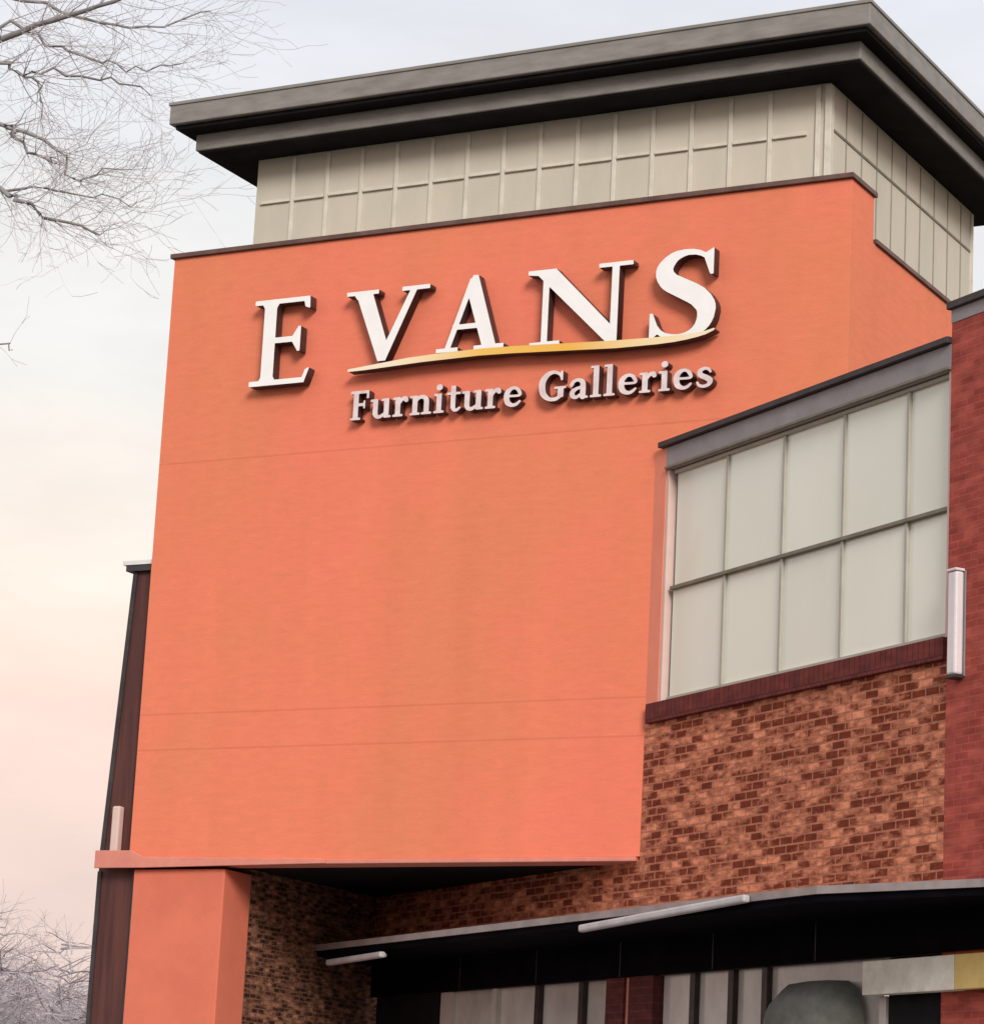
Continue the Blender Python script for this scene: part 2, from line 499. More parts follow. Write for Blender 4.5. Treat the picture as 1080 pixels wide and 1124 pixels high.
def slat(x0, x1, w, z0, z1):
    b = bmesh.new()
    v = [b.verts.new(p) for y in (0.10, 0.118) for p in ((x0, y, z0), (x0 + w, y, z0), (x1 + w, y, z1), (x1, y, z1))]
    for f in ((0, 1, 2, 3), (7, 6, 5, 4), (0, 4, 5, 1), (1, 5, 6, 2), (2, 6, 7, 3), (3, 7, 4, 0)):
        b.faces.new([v[q] for q in f])
    return b
obj('edge_strip', slat(-6.585, -6.425, 0.055, 5.13, 8.29), M['dark_coping'], pil)
obj('edge_strip', slat(-6.598, -6.59, 0.05, 0.0, 4.955), M['dark_coping'], pil)
obj('joint_strip', slat(-6.13, -6.13, 0.05, 0.0, 4.955), M['dark_coping'], pil)

# penthouse: beige panels under the roof
PL, PR, PF, PB = -5.28, 1.70, 0.30, 4.72
pent = obj('penthouse_cladding', boxes((PL, PR, PF, PB, 11.30, 13.095)), M['cladding'], store, A1, bevel=0.01)
rnd = random.Random(4)
for i in range(0, 15):
    u = PL + 0.05 + 0.4475 * i
    if i:
        obj('batten', boxes((u - 0.024, u + 0.024, PF - 0.020, PF - 0.001, 11.96, 13.06)), M['batten'], pent, bevel=0.004)
    zz = 12.555 + rnd.uniform(-0.010, 0.010)
    obj('rail', boxes((u + 0.032, u + 0.414, PF - 0.030, PF - 0.001, zz - 0.012, zz + 0.022)), M['batten'], pent, bevel=0.004)
obj('corner_trim', boxes((PR - 0.155, PR - 0.10, PF - 0.028, PF - 0.001, 11.96, 13.06)), M['batten'], pent, bevel=0.005)
obj('corner_trim', boxes((PR - 0.05, PR + 0.02, PF - 0.032, PF + 0.06, 11.47, 13.062)), M['batten'], pent, bevel=0.005)
obj('side_seam', boxes((PR + 0.001, PR + 0.010, PF + 0.10, PB - 0.05, 12.585, 12.612)), M['transom'], pent)
obj('base_seam', boxes((PR + 0.001, PR + 0.016, PF + 0.10, PB - 0.08, 11.66, 11.685)), M['seam'], pent)
for i in range(1, 10):
    y = PF + 0.4475 * i
    obj('side_batten', boxes((PR + 0.001, PR + 0.008, y - 0.012, y + 0.012, 11.69, 12.58)), M['seam'], pent)
    obj('side_batten', boxes((PR + 0.001, PR + 0.008, y - 0.010, y + 0.010, 12.616, 13.06)), M['seam'], pent)
obj('end_trim', boxes((PR + 0.001, PR + 0.02, PB - 0.07, PB, 11.48, 13.06)), M['batten'], pent)

# roof: two stepped grey fascia bands over a black soffit
def ring(x0, x1, y0, y1, z0, z1):
    return boxes((x0, x1, y0, y1, z0, z1))
roof = obj('roof', ring(-6.03, 2.405, -0.45, 5.42, 13.352, 13.60), M['fascia'], store, A1, bevel=0.012)
obj('drip_edge', boxes((-6.045, 2.42, -0.465, 5.435, 13.575, 13.615)), M['fascia'], roof, bevel=0.006)
obj('lower_fascia', ring(-5.83, 2.205, -0.18, 5.22, 13.105, 13.30), M['fascia'], roof, bevel=0.012)
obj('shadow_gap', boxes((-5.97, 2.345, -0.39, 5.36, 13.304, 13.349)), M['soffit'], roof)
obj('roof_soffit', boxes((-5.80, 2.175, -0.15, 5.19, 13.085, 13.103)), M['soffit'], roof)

# brick wing, in its own frame: x along the wall towards the street, y inwards
bw = bmesh.new()
box(bw, 0.0, 4.998, 0.0, 0.30, 3.99, 6.365)
box(bw, -6.6, -0.002, 0.0, 0.30, 3.99, 5.016)
wall = obj('brick_wall', bw, M['brick'], store, A2)
obj('wing_body', boxes((0.02, 4.99, 0.5, 5.0, 4.0, 9.19)), M['body'], store, A2)
obj('wing_coping', boxes((0.13, 4.997, -0.055, 5.0, 9.20, 9.258)), M['dark_coping'], store, A2, bevel=0.006)
obj('window_reveal', boxes((0.0, 0.225, 0.001, 0.5, 6.57, 9.197)), M['reveal'], store, A2)
win = obj('window', boxes((0.315, 4.93, 0.045, 0.10, 6.57, 6.62)), M['mullion'], store, A2, bevel=0.004)
obj('head_rail', boxes((0.315, 4.93, 0.045, 0.10, 8.915, 8.95)), M['mullion'], win, bevel=0.004)
for w in (1.295, 2.295, 3.295, 4.289):
    obj('mullion', boxes((w - 0.020, w + 0.020, 0.052, 0.10, 6.622, 8.912)), M['mullion'], win, bevel=0.004)
obj('transom', boxes((0.32, 4.925, 0.034, 0.10, 7.708, 7.745)), M['transom'], win, bevel=0.004)
for w0, w1 in ((0.228, 0.275), (4.95, 4.997)):
    obj('jamb', boxes((w0, w1, 0.01, 0.12, 6.57, 8.955)), M['jamb'], win, bevel=0.004)
pn = bmesh.new()
ws = [0.315, 1.295, 2.295, 3.295, 4.289, 4.93]
pr = random.Random(11)
for a_, b_ in zip(ws, ws[1:]):
    for z0, z1 in ((6.60, 7.73), (7.73, 8.93)):
        t1, t2 = pr.uniform(-.004, .004), pr.uniform(-.004, .004)
        v = [pn.verts.new(p) for p in ((a_ + .01, 0.085 + t1, z0 + .005), (b_ - .01, 0.085 - t1 + t2, z0 + .005), (b_ - .01, 0.085 - t2, z1 - .005), (a_ + .01, 0.085 + t2, z1 - .005))]
        pn.faces.new(v)
pane = obj('pane', pn, M['pane'], win)
sm = pane.modifiers.new('thickness', 'SOLIDIFY'); sm.thickness = 0.008; sm.offset = 1.0
obj('sill', boxes((0.08, 4.996, -0.05, 0.20, 6.367, 6.566)), M['sill'], win, bevel=0.006)
obj('lintel', boxes((0.228, 4.996, -0.005, 0.20, 8.958, 9.196)), M['lintel'], win, bevel=0.006)
obj('lintel_drip', boxes((0.24, 4.995, -0.03, -0.007, 8.962, 8.985)), M['transom'], win)

# red pier at the street end of the wing
pier = obj('brick_pier', boxes((5.0, 8.2, -0.004, 4.2, 0.0, 9.50)), M['red_brick'], store, A2)
obj('pier_coping', boxes((4.97, 8.24, -0.05, 4.24, 9.503, 9.57)), M['dark_coping'], pier, bevel=0.006)
obj('pier_band', boxes((4.998, 8.202, -0.012, -0.006, 9.38, 9.50)), M['lintel'], pier)

# entrance canopy: black fascia with a grey flashed lip
cv = bmesh.new()
cpts = [(-5.16, -1.05), (4.68, -1.05), (6.25, -0.55), (8.4, -0.2), (8.4, -0.06), (-0.05, -0.036), (-5.79, -0.036)]
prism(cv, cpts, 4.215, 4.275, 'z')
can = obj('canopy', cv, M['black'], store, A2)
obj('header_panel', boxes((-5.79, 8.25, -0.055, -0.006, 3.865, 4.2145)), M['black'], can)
for w in (-3.6, -1.9, -0.2, 1.5, 3.2):
    obj('header_joint', boxes((w - 0.008, w + 0.006, -0.058, -0.0555, 3.87, 4.21)), M['dark_coping'], can)
cl = bmesh.new()
cp2 = [(-5.15, -1.075), (4.69, -1.075), (6.26, -0.572), (8.43, -0.22), (8.43, -0.06), (-0.05, -0.036), (-5.76, -0.036)]
prism(cl, cp2, 4.278, 4.345, 'z')
obj('canopy_lip', cl, M['flash'], can)

# shop front under the canopy
shop = obj('storefront', boxes((-5.8, 4.99, 0.02, 0.14, 3.86, 3.90)), M['store_frame'], store, A2)
obj('cross_rail', boxes((-5.8, 4.99, 0.02, 0.14, 2.62, 2.70)), M['store_frame'], shop)
obj('base_rail', boxes((-5.8, 4.99, 0.02, 0.14, 0.0, 0.12)), M['store_frame'], shop)
gp = bmesh.new()
edges = [-4.10, -2.90, -1.98, -0.52, 0.40, 1.05, 1.72, 2.29, 4.10]
for a_, b_ in zip(edges, edges[1:]):
    if a_ == -0.52: continue
    box(gp, a_ + .04, b_ - .04, 0.07, 0.085, 0.12, 2.62)
    box(gp, a_ + .04, b_ - .04, 0.07, 0.085, 2.70, 3.86)
obj('pane', gp, M['shop'], shop)
for w in (-1.98, -1.07, 1.05, 1.72, 2.29):
    obj('mullion', boxes((w - .045, w + .045, 0.01, 0.15, 0.12, 3.858)), M['store_frame'], shop)
for w0, w1, zt in ((-4.14, -3.90, 3.858), (-2.95, -2.86, 3.858), (4.10, 4.20, 3.53)):
    obj('pale_post', boxes((w0, w1, 0.008, 0.16, 0.0, zt)), M['store_frame_pale'], shop)
obj('dark_panel', boxes((-5.78, -4.15, 0.03, 0.10, 0.12, 3.855)), M['soffit'], shop)
obj('dark_door', boxes((4.21, 4.985, 0.03, 0.10, 0.12, 3.855)), M['soffit'], shop)
for w0, w1 in ((-0.50, -0.16), (-0.06, 0.40)):
    obj('brick_pilaster', boxes((w0, w1, -0.03, 0.2, 0.0, 3.862)), M['maroon_brick'], shop)
obj('pilaster_strip', boxes((-0.157, -0.063, 0.0, 0.2, 0.0, 3.862)), M['trim'], shop)

# ------------------------------------------------------------------ wall light on the pier corner
wl = empty('wall_light', K + Matrix.Rotation(A2, 3, 'Z') @ Vector((5.19, -0.006, 6.17)), A2)
tag(wl, 'tall white tube wall light on the edge of the red brick pier', 'wall light')
obj('housing', boxes((-0.062, 0.062, -0.10, -0.012, 0.03, 0.93)), M['lamp'], wl, bevel=0.02)
for z0, z1 in ((0.0, 0.028), (0.932, 0.955)):
    obj('end_cap', boxes((-0.068, 0.068, -0.108, -0.010, z0, z1)), M['store_frame'] if z0 == 0 else M['lamp'], wl, bevel=0.005)
obj('back_plate', boxes((-0.085, 0.075, -0.010, 0.0, 0.02, 0.94)), M['lintel'], wl)

# solid white bars added as the long reflections on the canopy's metal edge
def reflection_bar(w0, z0, w1, z1, th, label):
    a = Vector((w0, -1.13, z0)); b = Vector((w1, -1.13, z1))
    root = empty('reflection_bar', K + Matrix.Rotation(A2, 3, 'Z') @ a, A2)
    tag(root, label, 'reflection bar', 'white reflection bars on the black canopy')
    d = b - a
    ang = math.atan2(d.z, d.x)
    L = d.length
    t = obj('tube', boxes((0.05, L - 0.05, -0.03, 0.045, -th / 2, th / 2)), M['tube'], root, bevel=0.02)
    t.rotation_euler.y = -ang
    h = obj('bar_backing', boxes((0.10, L - 0.10, 0.046, 0.075, -th / 4, th / 4)), M['flash'], root)
    h.rotation_euler.y = -ang
reflection_bar(-4.75, 4.120, -3.30, 4.150, 0.065, 'short white bar for a reflection at the porch end of the canopy')
reflection_bar(0.80, 4.190, 3.75, 4.300, 0.070, 'long tilted white bar for a reflection on the middle of the black canopy')

# blank board, yellow at its street end
sb = empty('sign_board', K + Matrix.Rotation(A2, 3, 'Z') @ Vector((4.05, -0.02, 3.530)), A2)
tag(sb, 'worn white fascia board under the canopy above the dark doorway', 'board')
obj('panel', boxes((0.0, 1.30, -0.12, 0.0, 0.0, 0.29)), M['board'], sb, bevel=0.006)
obj('yellow_panel', boxes((1.304, 2.2, -0.12, -0.04, 0.0, 0.29)), M['yellow'], sb, bevel=0.006)

# grey rounded body in front of the shop glass
aw = empty('dome_blob', K + Matrix.Rotation(A2, 3, 'Z') @ Vector((3.34, 0.0, 2.80)), A2)
tag(aw, 'dull grey rounded blob hanging in front of the shop glass', 'blob')
ab = bmesh.new()
def dome_ring(t0, y):
    pts = []
    for i in range(13):
        t = math.pi * i / 12
        c, s = math.cos(t), math.sin(t)
        pts.append((-0.58 * math.copysign(abs(c) ** 0.45, c) * t0, 0.90 * t0 * s ** 0.55 if s > 1e-6 else 0.0))
    return [ab.verts.new((x, y, z)) for x, z in pts]
r0 = dome_ring(1.0, -0.005); r1 = dome_ring(0.97, -0.22); r2 = dome_ring(0.80, -0.40)
for a_, b_ in ((r0, r1), (r1, r2)):
    for i in range(12):
        ab.faces.new((a_[i], a_[i + 1], b_[i + 1], b_[i]))
ab.faces.new(r2)
obj('cover', ab, M['blob'], aw, smooth=True)
obj('frame_bar', boxes((-0.58, 0.58, -0.03, -0.006, -0.04, -0.005)), M['store_frame'], aw)

# short pale downspout elbow on the tower's left edge
dsp = empty('downspout', K + Matrix.Rotation(A1, 3, 'Z') @ Vector((-6.40, 0.06, 5.06)), A1)
tag(dsp, 'short cream downspout beside the lower left corner of the salmon wall', 'downspout')
obj('pipe', boxes((0.0, 0.10, -0.05, 0.05, 0.07, 0.60)), M['jamb'], dsp, bevel=0.02)
obj('outlet', boxes((-0.02, 0.12, -0.06, 0.05, 0.0, 0.068)), M['trim'], dsp, bevel=0.01)

# ------------------------------------------------------------------ lettering: outlines traced around the union of pen strokes
def stroke(pts, rad):
    """signed distance to a polyline pen stroke whose radius varies along it"""
    def f(X, Y):
        d = np.full(X.shape, 9.0)
        for i in range(len(pts) - 1):
            (x0, y0), (x1, y1) = pts[i], pts[i + 1]
            dx, dy = x1 - x0, y1 - y0
            L2 = dx * dx + dy * dy + 1e-12
            t = np.clip(((X - x0) * dx + (Y - y0) * dy) / L2, 0, 1)
            q = np.hypot(X - x0 - t * dx, Y - y0 - t * dy)
            d = np.minimum(d, q - (rad[i] + (rad[i + 1] - rad[i]) * t))
        return d
    return f
def poly(*pts):
    pts = np.array(pts, float)
    ar = sum(pts[i][0] * pts[(i + 1) % len(pts)][1] - pts[(i + 1) % len(pts)][0] * pts[i][1] for i in range(len(pts)))
    if ar < 0: pts = pts[::-1]
    def f(X, Y):
        d = np.full(X.shape, -9.0)
        for i in range(len(pts)):
            a, b = pts[i], pts[(i + 1) % len(pts)]
            e = b - a
            n = np.array([e[1], -e[0]]) / (np.hypot(*e) + 1e-12)
            d = np.maximum(d, (X - a[0]) * n[0] + (Y - a[1]) * n[1])
        return d
    return f
def rect(x0, x1, y0, y1):
    return poly((x0, y0), (x1, y0), (x1, y1), (x0, y1))
def spline(cps, n=8):
    """Catmull-Rom through (x, y, r)"""
    c = [np.array(p, float) for p in cps]
    c = [2 * c[0] - c[1]] + c + [2 * c[-1] - c[-2]]
    out = []
    for i in range(1, len(c) - 2):
        for k in range(n):
            t = k / n
            out.append(0.5 * ((2 * c[i]) + (-c[i - 1] + c[i + 1]) * t + (2 * c[i - 1] - 5 * c[i] + 4 * c[i + 1] - c[i + 2]) * t * t + (-c[i - 1] + 3 * c[i] - 3 * c[i + 1] + c[i + 2]) * t ** 3))
    out.append(c[-2])
    return stroke([(p[0], p[1]) for p in out], [max(0.004, p[2]) for p in out])

def contours(prims, x0, x1, y0, y1, n):
    h = (y1 - y0) / n
    nx = int((x1 - x0) / h) + 1
    xs = x0 + np.arange(nx + 1) * h
    ys = y0 + np.arange(n + 1) * h
    X, Y = np.meshgrid(xs, ys)
    D = np.full(X.shape, 9.0)
    for p in prims:
        D = np.minimum(D, p(X, Y))
    D = D + 1e-7
    seg = {}
    def pt(j, i, e):
        if e[0] == 'h':
            a, b = D[j, i], D[j, i + 1]
            return (xs[i] + h * a / (a - b), ys[j])
        a, b = D[j, i], D[j + 1, i]
        return (xs[i], ys[j] + h * a / (a - b))
    pos = {}
    nxt = {}
    for j in range(D.shape[0] - 1):
        row = D[j:j + 2]
        for i in range(D.shape[1] - 1):
            q = (row[0, i] < 0, row[0, i + 1] < 0, row[1, i + 1] < 0, row[1, i] < 0)
            s = sum(q)
            if s == 0 or s == 4: continue
            ed = [('h', j, i), ('v', j, i + 1), ('h', j + 1, i), ('v', j, i)]
            cross = [k for k in range(4) if q[k] != q[(k + 1) % 4]]
            for k in cross:
                e = ed[k]
                if e not in pos: pos[e] = pt(e[1], e[2], e)
            # walk with the inside on the left
            outs = [k for k in cross if q[k]]        # inside -> outside going round
            ins = [k for k in cross if not q[k]]
            for k in outs:
                m = min(ins, key=lambda t: (k - t) % 4)
                nxt[ed[k]] = ed[m]
    loops = []
    left = set(nxt)
    while left:
        s = left.pop()
        lp = [s]
        c = nxt[s]
        while c != s and c in left:
            left.discard(c)
            lp.append(c)
            c = nxt[c]
        if len(lp) > 5:
            loops.append([pos[e] for e in lp])
    return loops

def simplify(lp, tol):
    P = np.array(lp)
    i0 = 0
    i1 = int(np.argmax(((P - P[0]) ** 2).sum(1)))
    def dp(a, b):
        if b <= a + 1: return []
        A, B = P[a], P[b % len(P)]
        e = B - A
        L = np.hypot(*e) + 1e-12
        Q = P[a + 1:b]
        d = np.abs((Q[:, 0] - A[0]) * e[1] - (Q[:, 1] - A[1]) * e[0]) / L
        k = int(np.argmax(d))
        if d[k] < tol: return []
        m = a + 1 + k
        return dp(a, m) + [m] + dp(m, b)
    ids = [i0] + dp(i0, i1) + [i1] + dp(i1, len(P))
    return P[ids]

def letter(name, prims, bounds, size, org, depth, parent, mats, n=90, stretch=1.0, label=None):
    x0, x1, y0, y1 = bounds
    cu = bpy.data.curves.new(name, 'CURVE')
    cu.dimensions = '2D'
    cu.fill_mode = 'BOTH'
    cu.extrude = depth / 2
    for lp in contours(prims, x0, x1, y0, y1, n):
        P = simplify(lp, 0.0035)
        if len(P) < 3: continue
        s = cu.splines.new('POLY')
        s.points.add(len(P) - 1)
        for q, (x, y) in zip(s.points, P):
            q.co = (x * size * stretch, y * size, 0, 1)
        s.use_cyclic_u = True
    tmp = bpy.data.objects.new('outline', cu)
    COL.objects.link(tmp)
    dg = bpy.context.evaluated_depsgraph_get()
    me = bpy.data.meshes.new_from_object(tmp.evaluated_get(dg))
    bpy.data.objects.remove(tmp, do_unlink=True)
    bpy.data.curves.remove(cu)
    me.name = name
    # lay the outline in the wall's plane: curve x -> wall x, curve y -> up, curve z -> outwards
    me.transform(Matrix(((1, 0, 0, org[0]), (0, 0, -1, org[2]), (0, 1, 0, org[1]), (0, 0, 0, 1))))
    me.materials.clear()
    for m in mats: me.materials.append(m)
    me.update()
    for p in me.polygons:
        p.material_index = 0 if p.normal.y < -0.5 else 1
    o = bpy.data.objects.new(name, me)
    COL.objects.link(o)
    o.parent = parent
    if label: o['label'] = label
    return o

sign = empty('shop_sign', K, A1)
tag(sign, 'raised white serif letters with golden swoosh over smaller lettering on salmon wall', 'sign')
BM = [M['letter_face'], M['letter_return']]
E_ = [rect(.16, .335, 0, 1), rect(.02, .80, .945, 1.0), rect(.0, .78, 0, .06), rect(.02, .46, .95, 1), rect(.0, .48, 0, .05),
      poly((.56, .945), (.80, 1.0), (.815, .74), (.775, .74), (.74, .88)), rect(.3, .66, .485, .55), poly((.66, .37), (.695, .37), (.695, .66), (.66, .66), (.58, .55), (.58, .485)),
      poly((.56, .06), (.78, 0), (.90, .30), (.86, .30), (.79, .15)),
      poly((.10, 0), (.40, 0), (.335, .10), (.16, .10)), poly((.10, 1), (.40, 1), (.335, .9), (.16, .9))]
V_ = [poly((.13, 1), (.345, 1), (.60, .17), (.53, -.02), (.47, -.02)), poly((.87, 1), (.955, 1), (.57, -.02), (.50, -.02), (.50, .08)),
      rect(.02, .44, .94, 1), rect(.74, 1.10, .94, 1), poly((.10, 1), (.40, 1), (.33, .88), (.16, .88))]
A_ = [poly((.52, 1.04), (.60, 1.04), (.93, 0), (.72, 0), (.44, .82)), poly((.48, 1.0), (.57, 1.0), (.20, 0), (.115, 0)), rect(.24, .76, .30, .37),
      rect(.0, .34, 0, .055), rect(.58, 1.04, 0, .055)]
N_ = [poly((.04, 1.0), (.32, 1.0), (1.085, .10), (1.085, -.02), (.95, -.02)), rect(.17, .245, 0, .95), rect(1.0, 1.085, 0, 1.0),
      rect(.03, .40, 0, .055), rect(.84, 1.25, .945, 1.0), poly((-.02, .945), (.30, .90), (.33, 1.0), (-.02, 1.0))]
S_ = [spline([(.665, .74, .018), (.645, .86, .022), (.56, .945, .028), (.42, .975, .034), (.27, .93, .058), (.175, .80, .088), (.22, .67, .10), (.38, .565, .108),
              (.54, .46, .108), (.625, .33, .10), (.60, .17, .078), (.50, .065, .05), (.36, .025, .036), (.20, .055, .030), (.11, .14, .024), (.06, .27, .018)], 8),
      poly((.58, .93), (.69, 1.0), (.69, .70), (.655, .70)), poly((.03, .32), (.065, .32), (.14, .10), (.03, -.0))]
D0 = 0.085         # stand-off of the letter centre from the wall
big = [(E_, (-.05, .95, -.05, 1.05), .985, -4.905, 10.25, 0.92, 'white serif letter E, lowest and largest of the row'),
       (V_, (-.03, 1.15, -.08, 1.06), .80, -3.73, 10.42, 1.20, 'white serif letter V'),
       (A_, (-.05, 1.1, -.05, 1.10), .80, -2.56, 10.43, 0.98, 'white serif letter A'),
       (N_, (-.06, 1.30, -.08, 1.06), .84, -1.47, 10.395, 1.15, 'white serif letter N'),
       (S_, (-.05, .80, -.06, 1.08), .955, -.09, 10.325, 1.12, 'white serif letter S, last of the row')]
for pr_, bd, sz, x, z, st, lb in big:
    letter('letter', pr_, bd, sz, (x, z, -D0), 0.13, sign, BM, 110, st, lb)
sw = [spline([(0.0, .015, .015), (.35, .035, .028), (.9, .068, .036), (1.7, .080, .038), (2.5, .050, .040), (3.2, .022, .042), (3.8, .020, .036), (4.15, .045, .022), (4.30, .085, .012)], 8)]
letter('swoosh', sw, (-.1, 4.45, -.1, .2), 1.0, (-3.62, 10.31, -D0 - 0.02), 0.13, sign, [M['swoosh'], M['letter_return']], 40, 1.0, 'golden swoosh under the large letters')
# small lettering (x-height .62, cap height 1)
B = .085; T = .055
def stem(x, y0, y1, serif_top=True, serif_bot=True, w=B):
    r = [rect(x - w, x + w, y0, y1)]
    if serif_bot: r.append(rect(x - w - .09, x + w + .09, y0, y0 + .075))
    if serif_top: r.append(poly((x - w - .09, y1 - .08), (x - w - .09, y1), (x + w, y1), (x + w, y1 - .08)))
    return r
XH = .66
G = {}
G['F'] = (stem(.22, 0, 1, False) + [rect(.03, .66, .90, 1), rect(.2, .52, .47, .57), rect(.58, .66, .72, 1), rect(.48, .54, .38, .66)], .72)
G['u'] = (stem(.18, .12, XH, True, False) + stem(.56, 0, XH, True, False) + [spline([(.18, .20, B), (.22, .08, .07), (.34, .045, .06), (.50, .14, .05)]), rect(.56, .72, 0, .075)], .76)
G['r'] = (stem(.19, 0, XH) + [spline([(.24, .46, .05), (.33, .58, .06), (.44, .60, .075), (.47, .54, .07)])], .58)
G['n'] = (stem(.19, 0, XH) + stem(.58, 0, .45, False) + [spline([(.22, .48, .05), (.32, .58, .06), (.46, .60, .065), (.56, .52, .08), (.58, .40, B)])], .80)
G['i'] = (stem(.2, 0, XH) + [stroke([(.2, .87), (.2, .871)], [.105, .105])], .42)
G['t'] = ([rect(.17, .33, .12, .88), rect(.04, .50, .58, .66), spline([(.25, .18, .08), (.29, .07, .06), (.38, .05, .05), (.48, .12, .04)])], .54)
G['e'] = ([spline([(.16, .36, .04), (.56, .36, .04), (.55, .50, .06), (.46, .60, .05), (.33, .62, .055), (.19, .52, .08), (.14, .34, .09), (.19, .14, .085), (.34, .045, .06), (.48, .07, .05), (.58, .16, .04)])], .68)
G['G'] = ([spline([(.76, .72, .03), (.68, .87, .045), (.50, .95, .055), (.30, .88, .08), (.16, .68, .10), (.14, .45, .10), (.20, .22, .09), (.38, .06, .065), (.58, .05, .06), (.72, .14, .06)]), rect(.64, .82, .10, .44), rect(.52, .90, .38, .46), rect(.72, .79, .66, .98)], .95)
G['a'] = ([spline([(.12, .46, .06), (.18, .57, .055), (.32, .62, .055), (.46, .54, .075), (.48, .38, .085), (.48, .05, .085)]), rect(.48, .64, 0, .075),
           spline([(.46, .38, .045), (.28, .33, .055), (.15, .22, .075), (.17, .09, .07), (.28, .045, .055), (.42, .14, .045)])], .68)
G['l'] = (stem(.2, 0, 1.04), .42)
G['s'] = ([spline([(.49, .50, .035), (.43, .59, .045), (.30, .62, .05), (.17, .54, .07), (.20, .41, .08), (.36, .32, .085), (.48, .22, .085), (.44, .09, .06), (.29, .04, .05), (.16, .08, .045), (.10, .18, .035)])], .60)
def word(txt, u0, u1, z, size):
    tot = sum(G[c][1] for c in txt)
    st = (u1 - u0) / (tot * size)
    x = u0
    for c in txt:
        prims, adv = G[c]
        letter('small_letter', prims, (-.1, adv + .12, -.06, 1.12), size, (x, z, -0.065), 0.11, sign, [M['small_face'], M['letter_return']], 44, st)
        x += adv * size * st
word('Furniture', -3.61, -1.50, 9.775, 0.325)
word('Galleries', -1.33, 0.68, 9.80, 0.325)

# ------------------------------------------------------------------ bare tree at the left, trunk just outside the picture
rt = random.Random(7)
def wander(p, d, L, r, depth, bm, fine, spread=0.55, up=0.05, sides=4):
    """a branch that bends as it grows and forks into finer ones"""
    n = max(3, int(L / 0.22))
    pts, rad = [p], [r]
    q, v = Vector(p), Vector(d).normalized()
    for i in range(n):
        v = (v + Vector((rt.gauss(0, .17), rt.gauss(0, .17), rt.gauss(0, .13) + up))).normalized()
        q = q + v * (L / n)
        pts.append(q.copy())
        rad.append(max(0.0026, r * (1 - 0.75 * (i + 1) / n)))
        if depth > 0 and i > 0 and rt.random() < (0.75 if depth > 1 else 0.65):
            s = Vector((rt.gauss(0, 1), rt.gauss(0, 1), rt.gauss(0, 1)))
            s = (v + (s - v * s.dot(v)).normalized() * rt.uniform(0.5, 1.15)).normalized()
            wander(q, s, L * rt.uniform(.38, .62), max(0.0026, rad[-1] * .62), depth - 1, bm, fine, spread, up, 3)
    tube(bm if r > fine else bm, pts, rad, sides)

LIMBS = [
 ([(-11.41, 41.0, 14.4), (-9.42, 41.0, 16.56), (-7.24, 40.0, 17.23), (-6.42, 39.5, 17.34), (-5.55, 39.0, 17.45), (-4.58, 38.5, 17.7)], .085),
 ([(-11.56, 41.2, 15.28), (-9.32, 42.0, 17.66), (-7.58, 42.0, 17.67), (-7.32, 42.0, 17.51), (-6.68, 41.5, 17.32), (-5.81, 41.0, 17.09), (-5.14, 40.5, 16.69)], .05),
 ([(-9.42, 41.0, 16.56), (-7.62, 42.0, 18.21), (-6.93, 42.0, 18.0), (-6.11, 42.0, 17.75), (-5.56, 42.0, 17.61), (-4.9, 42.0, 17.76)], .04),
 ([(-11.31, 41.0, 13.47), (-9.06, 40.0, 16.07), (-7.14, 40.0, 15.97), (-6.78, 39.5, 15.61), (-6.36, 39.0, 15.16), (-6.15, 39.0, 15.15)], .055),
 ([(-11.24, 41.0, 12.8), (-8.97, 40.0, 15.14), (-6.88, 39.0, 14.68), (-6.49, 38.6, 14.37), (-6.01, 38.4, 14.07), (-5.33, 38.0, 13.77)], .065),
 ([(-7.32, 42.0, 17.51), (-7.01, 42.0, 17.33), (-6.9, 42.0, 17.08), (-6.85, 42.0, 16.66)], .03),
 ([(-7.14, 40.0, 15.97), (-6.42, 40.5, 15.79), (-6.1, 40.5, 15.36), (-5.79, 40.3, 15.41), (-5.24, 40.0, 15.39)], .032),
 ([(-11.17, 41.0, 12.14), (-8.41, 40.0, 13.32), (-6.78, 39.5, 12.71), (-6.56, 39.3, 12.51)], .03),
 ([(-11.35, 41.0, 13.87), (-9.59, 42.0, 17.64), (-7.85, 43.0, 19.09), (-6.58, 43.0, 18.79), (-5.6, 43.0, 18.67), (-4.66, 43.0, 19.01)], .05),
 ([(-6.88, 39.0, 14.68), (-6.34, 39.5, 14.91), (-5.71, 39.5, 14.81), (-5.08, 39.5, 14.75)], .026),
 ([(-11.3, 41.0, 13.6), (-12.6, 41.5, 16.2), (-13.6, 42.0, 18.4), (-14.2, 42.3, 20.0)], .09),
 ([(-11.4, 41.0, 14.2), (-11.9, 40.2, 16.8), (-11.2, 39.4, 19.2), (-10.6, 39.0, 21.0)], .09),
 ([(-11.1, 41.0, 11.4), (-12.8, 40.6, 13.4), (-14.6, 40.2, 14.6), (-16.0, 40.0, 15.2)], .07),
 ([(-11.2, 41.0, 12.4), (-12.6, 42.0, 14.4), (-14.4, 43.0, 16.6), (-15.4, 43.4, 18.0)], .07),
 ([(-11.0, 41.0, 9.6), (-12.6, 42.4, 11.0), (-14.2, 43.4, 11.8), (-15.4, 44.0, 12.2)], .06),
 ([(-11.2, 41.0, 12.9), (-12.4, 39.2, 15.2), (-13.2, 38.0, 17.4), (-13.6, 37.4, 18.8)], .06),
 ([(-11.45, 41.0, 15.2), (-12.0, 41.4, 17.6), (-12.2, 41.8, 19.8), (-12.1, 42.0, 21.6)], .07),
]
tree = empty('bare_tree', (-10.8, 41.0, 0.0))
tag(tree, 'tall leafless tree whose grey twigs fan into the sky left of the roof', 'tree')
O = Vector((-10.8, 41.0, 0.0))
tk = bmesh.new()
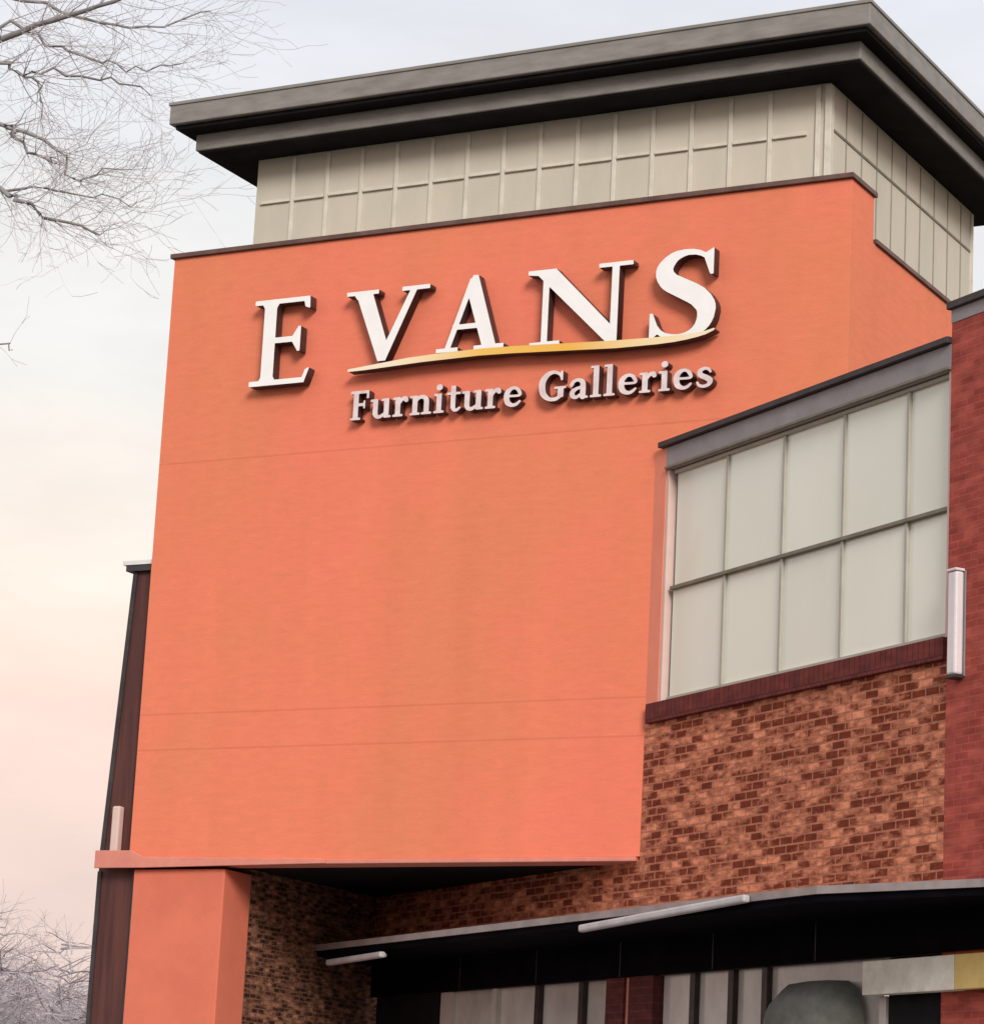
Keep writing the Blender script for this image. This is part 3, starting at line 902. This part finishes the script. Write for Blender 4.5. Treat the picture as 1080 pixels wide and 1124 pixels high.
tube(tk, [Vector(p) - O for p in ((-10.8, 41, 0), (-10.85, 41, 2.5), (-10.75, 41, 5.5), (-11.0, 41, 9), (-11.2, 41, 12.2), (-11.45, 41, 15.4))], [.38, .30, .26, .22, .16, .07], 12)
obj('trunk', tk, M['bark'], tree, smooth=True)
lb_ = bmesh.new()
tg = bmesh.new()
for pts, r in LIMBS:
    P = [Vector(p) - O for p in pts]
    sm_ = []
    for i in range(len(P) - 1):
        for k in range(4):
            j = Vector((rt.gauss(0, .03), rt.gauss(0, .03), rt.gauss(0, .03))) if (i or k) else Vector()
            a_, b_, c_, d_ = P[max(i - 1, 0)], P[i], P[i + 1], P[min(i + 2, len(P) - 1)]
            t_ = k / 4
            q_ = 0.5 * ((2 * b_) + (c_ - a_) * t_ + (2 * a_ - 5 * b_ + 4 * c_ - d_) * t_ ** 2 + (3 * b_ - a_ - 3 * c_ + d_) * t_ ** 3)
            sm_.append(q_ + j)
    sm_.append(P[-1])
    m = len(sm_)
    rr = [max(.008, .8 * r * (1 - .78 * i / m)) for i in range(m)]
    tube(lb_, sm_, rr, 6)
    for i in range(3, m):
        low = P[-1].z + O.z < 13
        for _ in range(1 if low else (3 if i < m - 1 else 4)):
            if rt.random() < (.35 if low else .85):
                v = (sm_[i] - sm_[i - 1]).normalized()
                s = Vector((rt.gauss(0, 1), rt.gauss(0, 1), rt.gauss(0, .9)))
                s = (v * 1.1 + (s - v * s.dot(v)).normalized() * rt.uniform(.5, 1.3)).normalized()
                wander(sm_[i], s, rt.uniform(.25, .5) if low else rt.uniform(.5, 1.3), min(.009, rr[i] * .4), 1 if low else 2, tg, .0, up=.03)
obj('limbs', lb_, M['bark'], tree, smooth=True)
obj('twigs', tg, M['twig'], tree)

# far bare woodland beyond the lower left corner
fw = bmesh.new()
def far_tree(x, y, h):
    tube(fw, [(x, y, 0), (x + rt.gauss(0, .1), y, h * .3), (x + rt.gauss(0, .2), y, h * .8)], [.13, .09, .03], 5)
    for i in range(64):
        z = h * rt.uniform(.30, .95)
        a = rt.uniform(0, 2 * math.pi)
        d = Vector((math.cos(a), math.sin(a), rt.uniform(-.2, .7))).normalized()
        wander((x, y, z), d, min(1.5, (h - z) * .5 + .75), .020, 2, fw, 0, up=-.005, sides=3)
for x, y, h in ((-10.6, 66, 7.7), (-9.6, 63, 7.2), (-9.1, 70, 7.5), (-8.3, 62, 6.3), (-11.6, 72, 8.2), (-12.4, 64, 7.2), (-7.5, 67, 6.0), (-10.2, 58, 5.8), (-8.9, 57, 5.4), (-14.2, 69, 7.4), (-5.6, 68, 6.0), (-11.2, 60, 6.2), (-9.9, 74, 7.7)):
    far_tree(x, y, h)
for _ in range(46):
    y = rt.uniform(56, 80)
    x = rt.uniform(-.185, -.105) * y
    far_tree(x, y, (5.3 + (y - 56) * .085) * rt.uniform(.85, 1.05) - (x / y + .185) * 9)
tag(obj('far_woodland', fw, M['far_twig']), 'hazy mauve bare woodland far behind the lower left corner', 'woodland', kind='stuff')
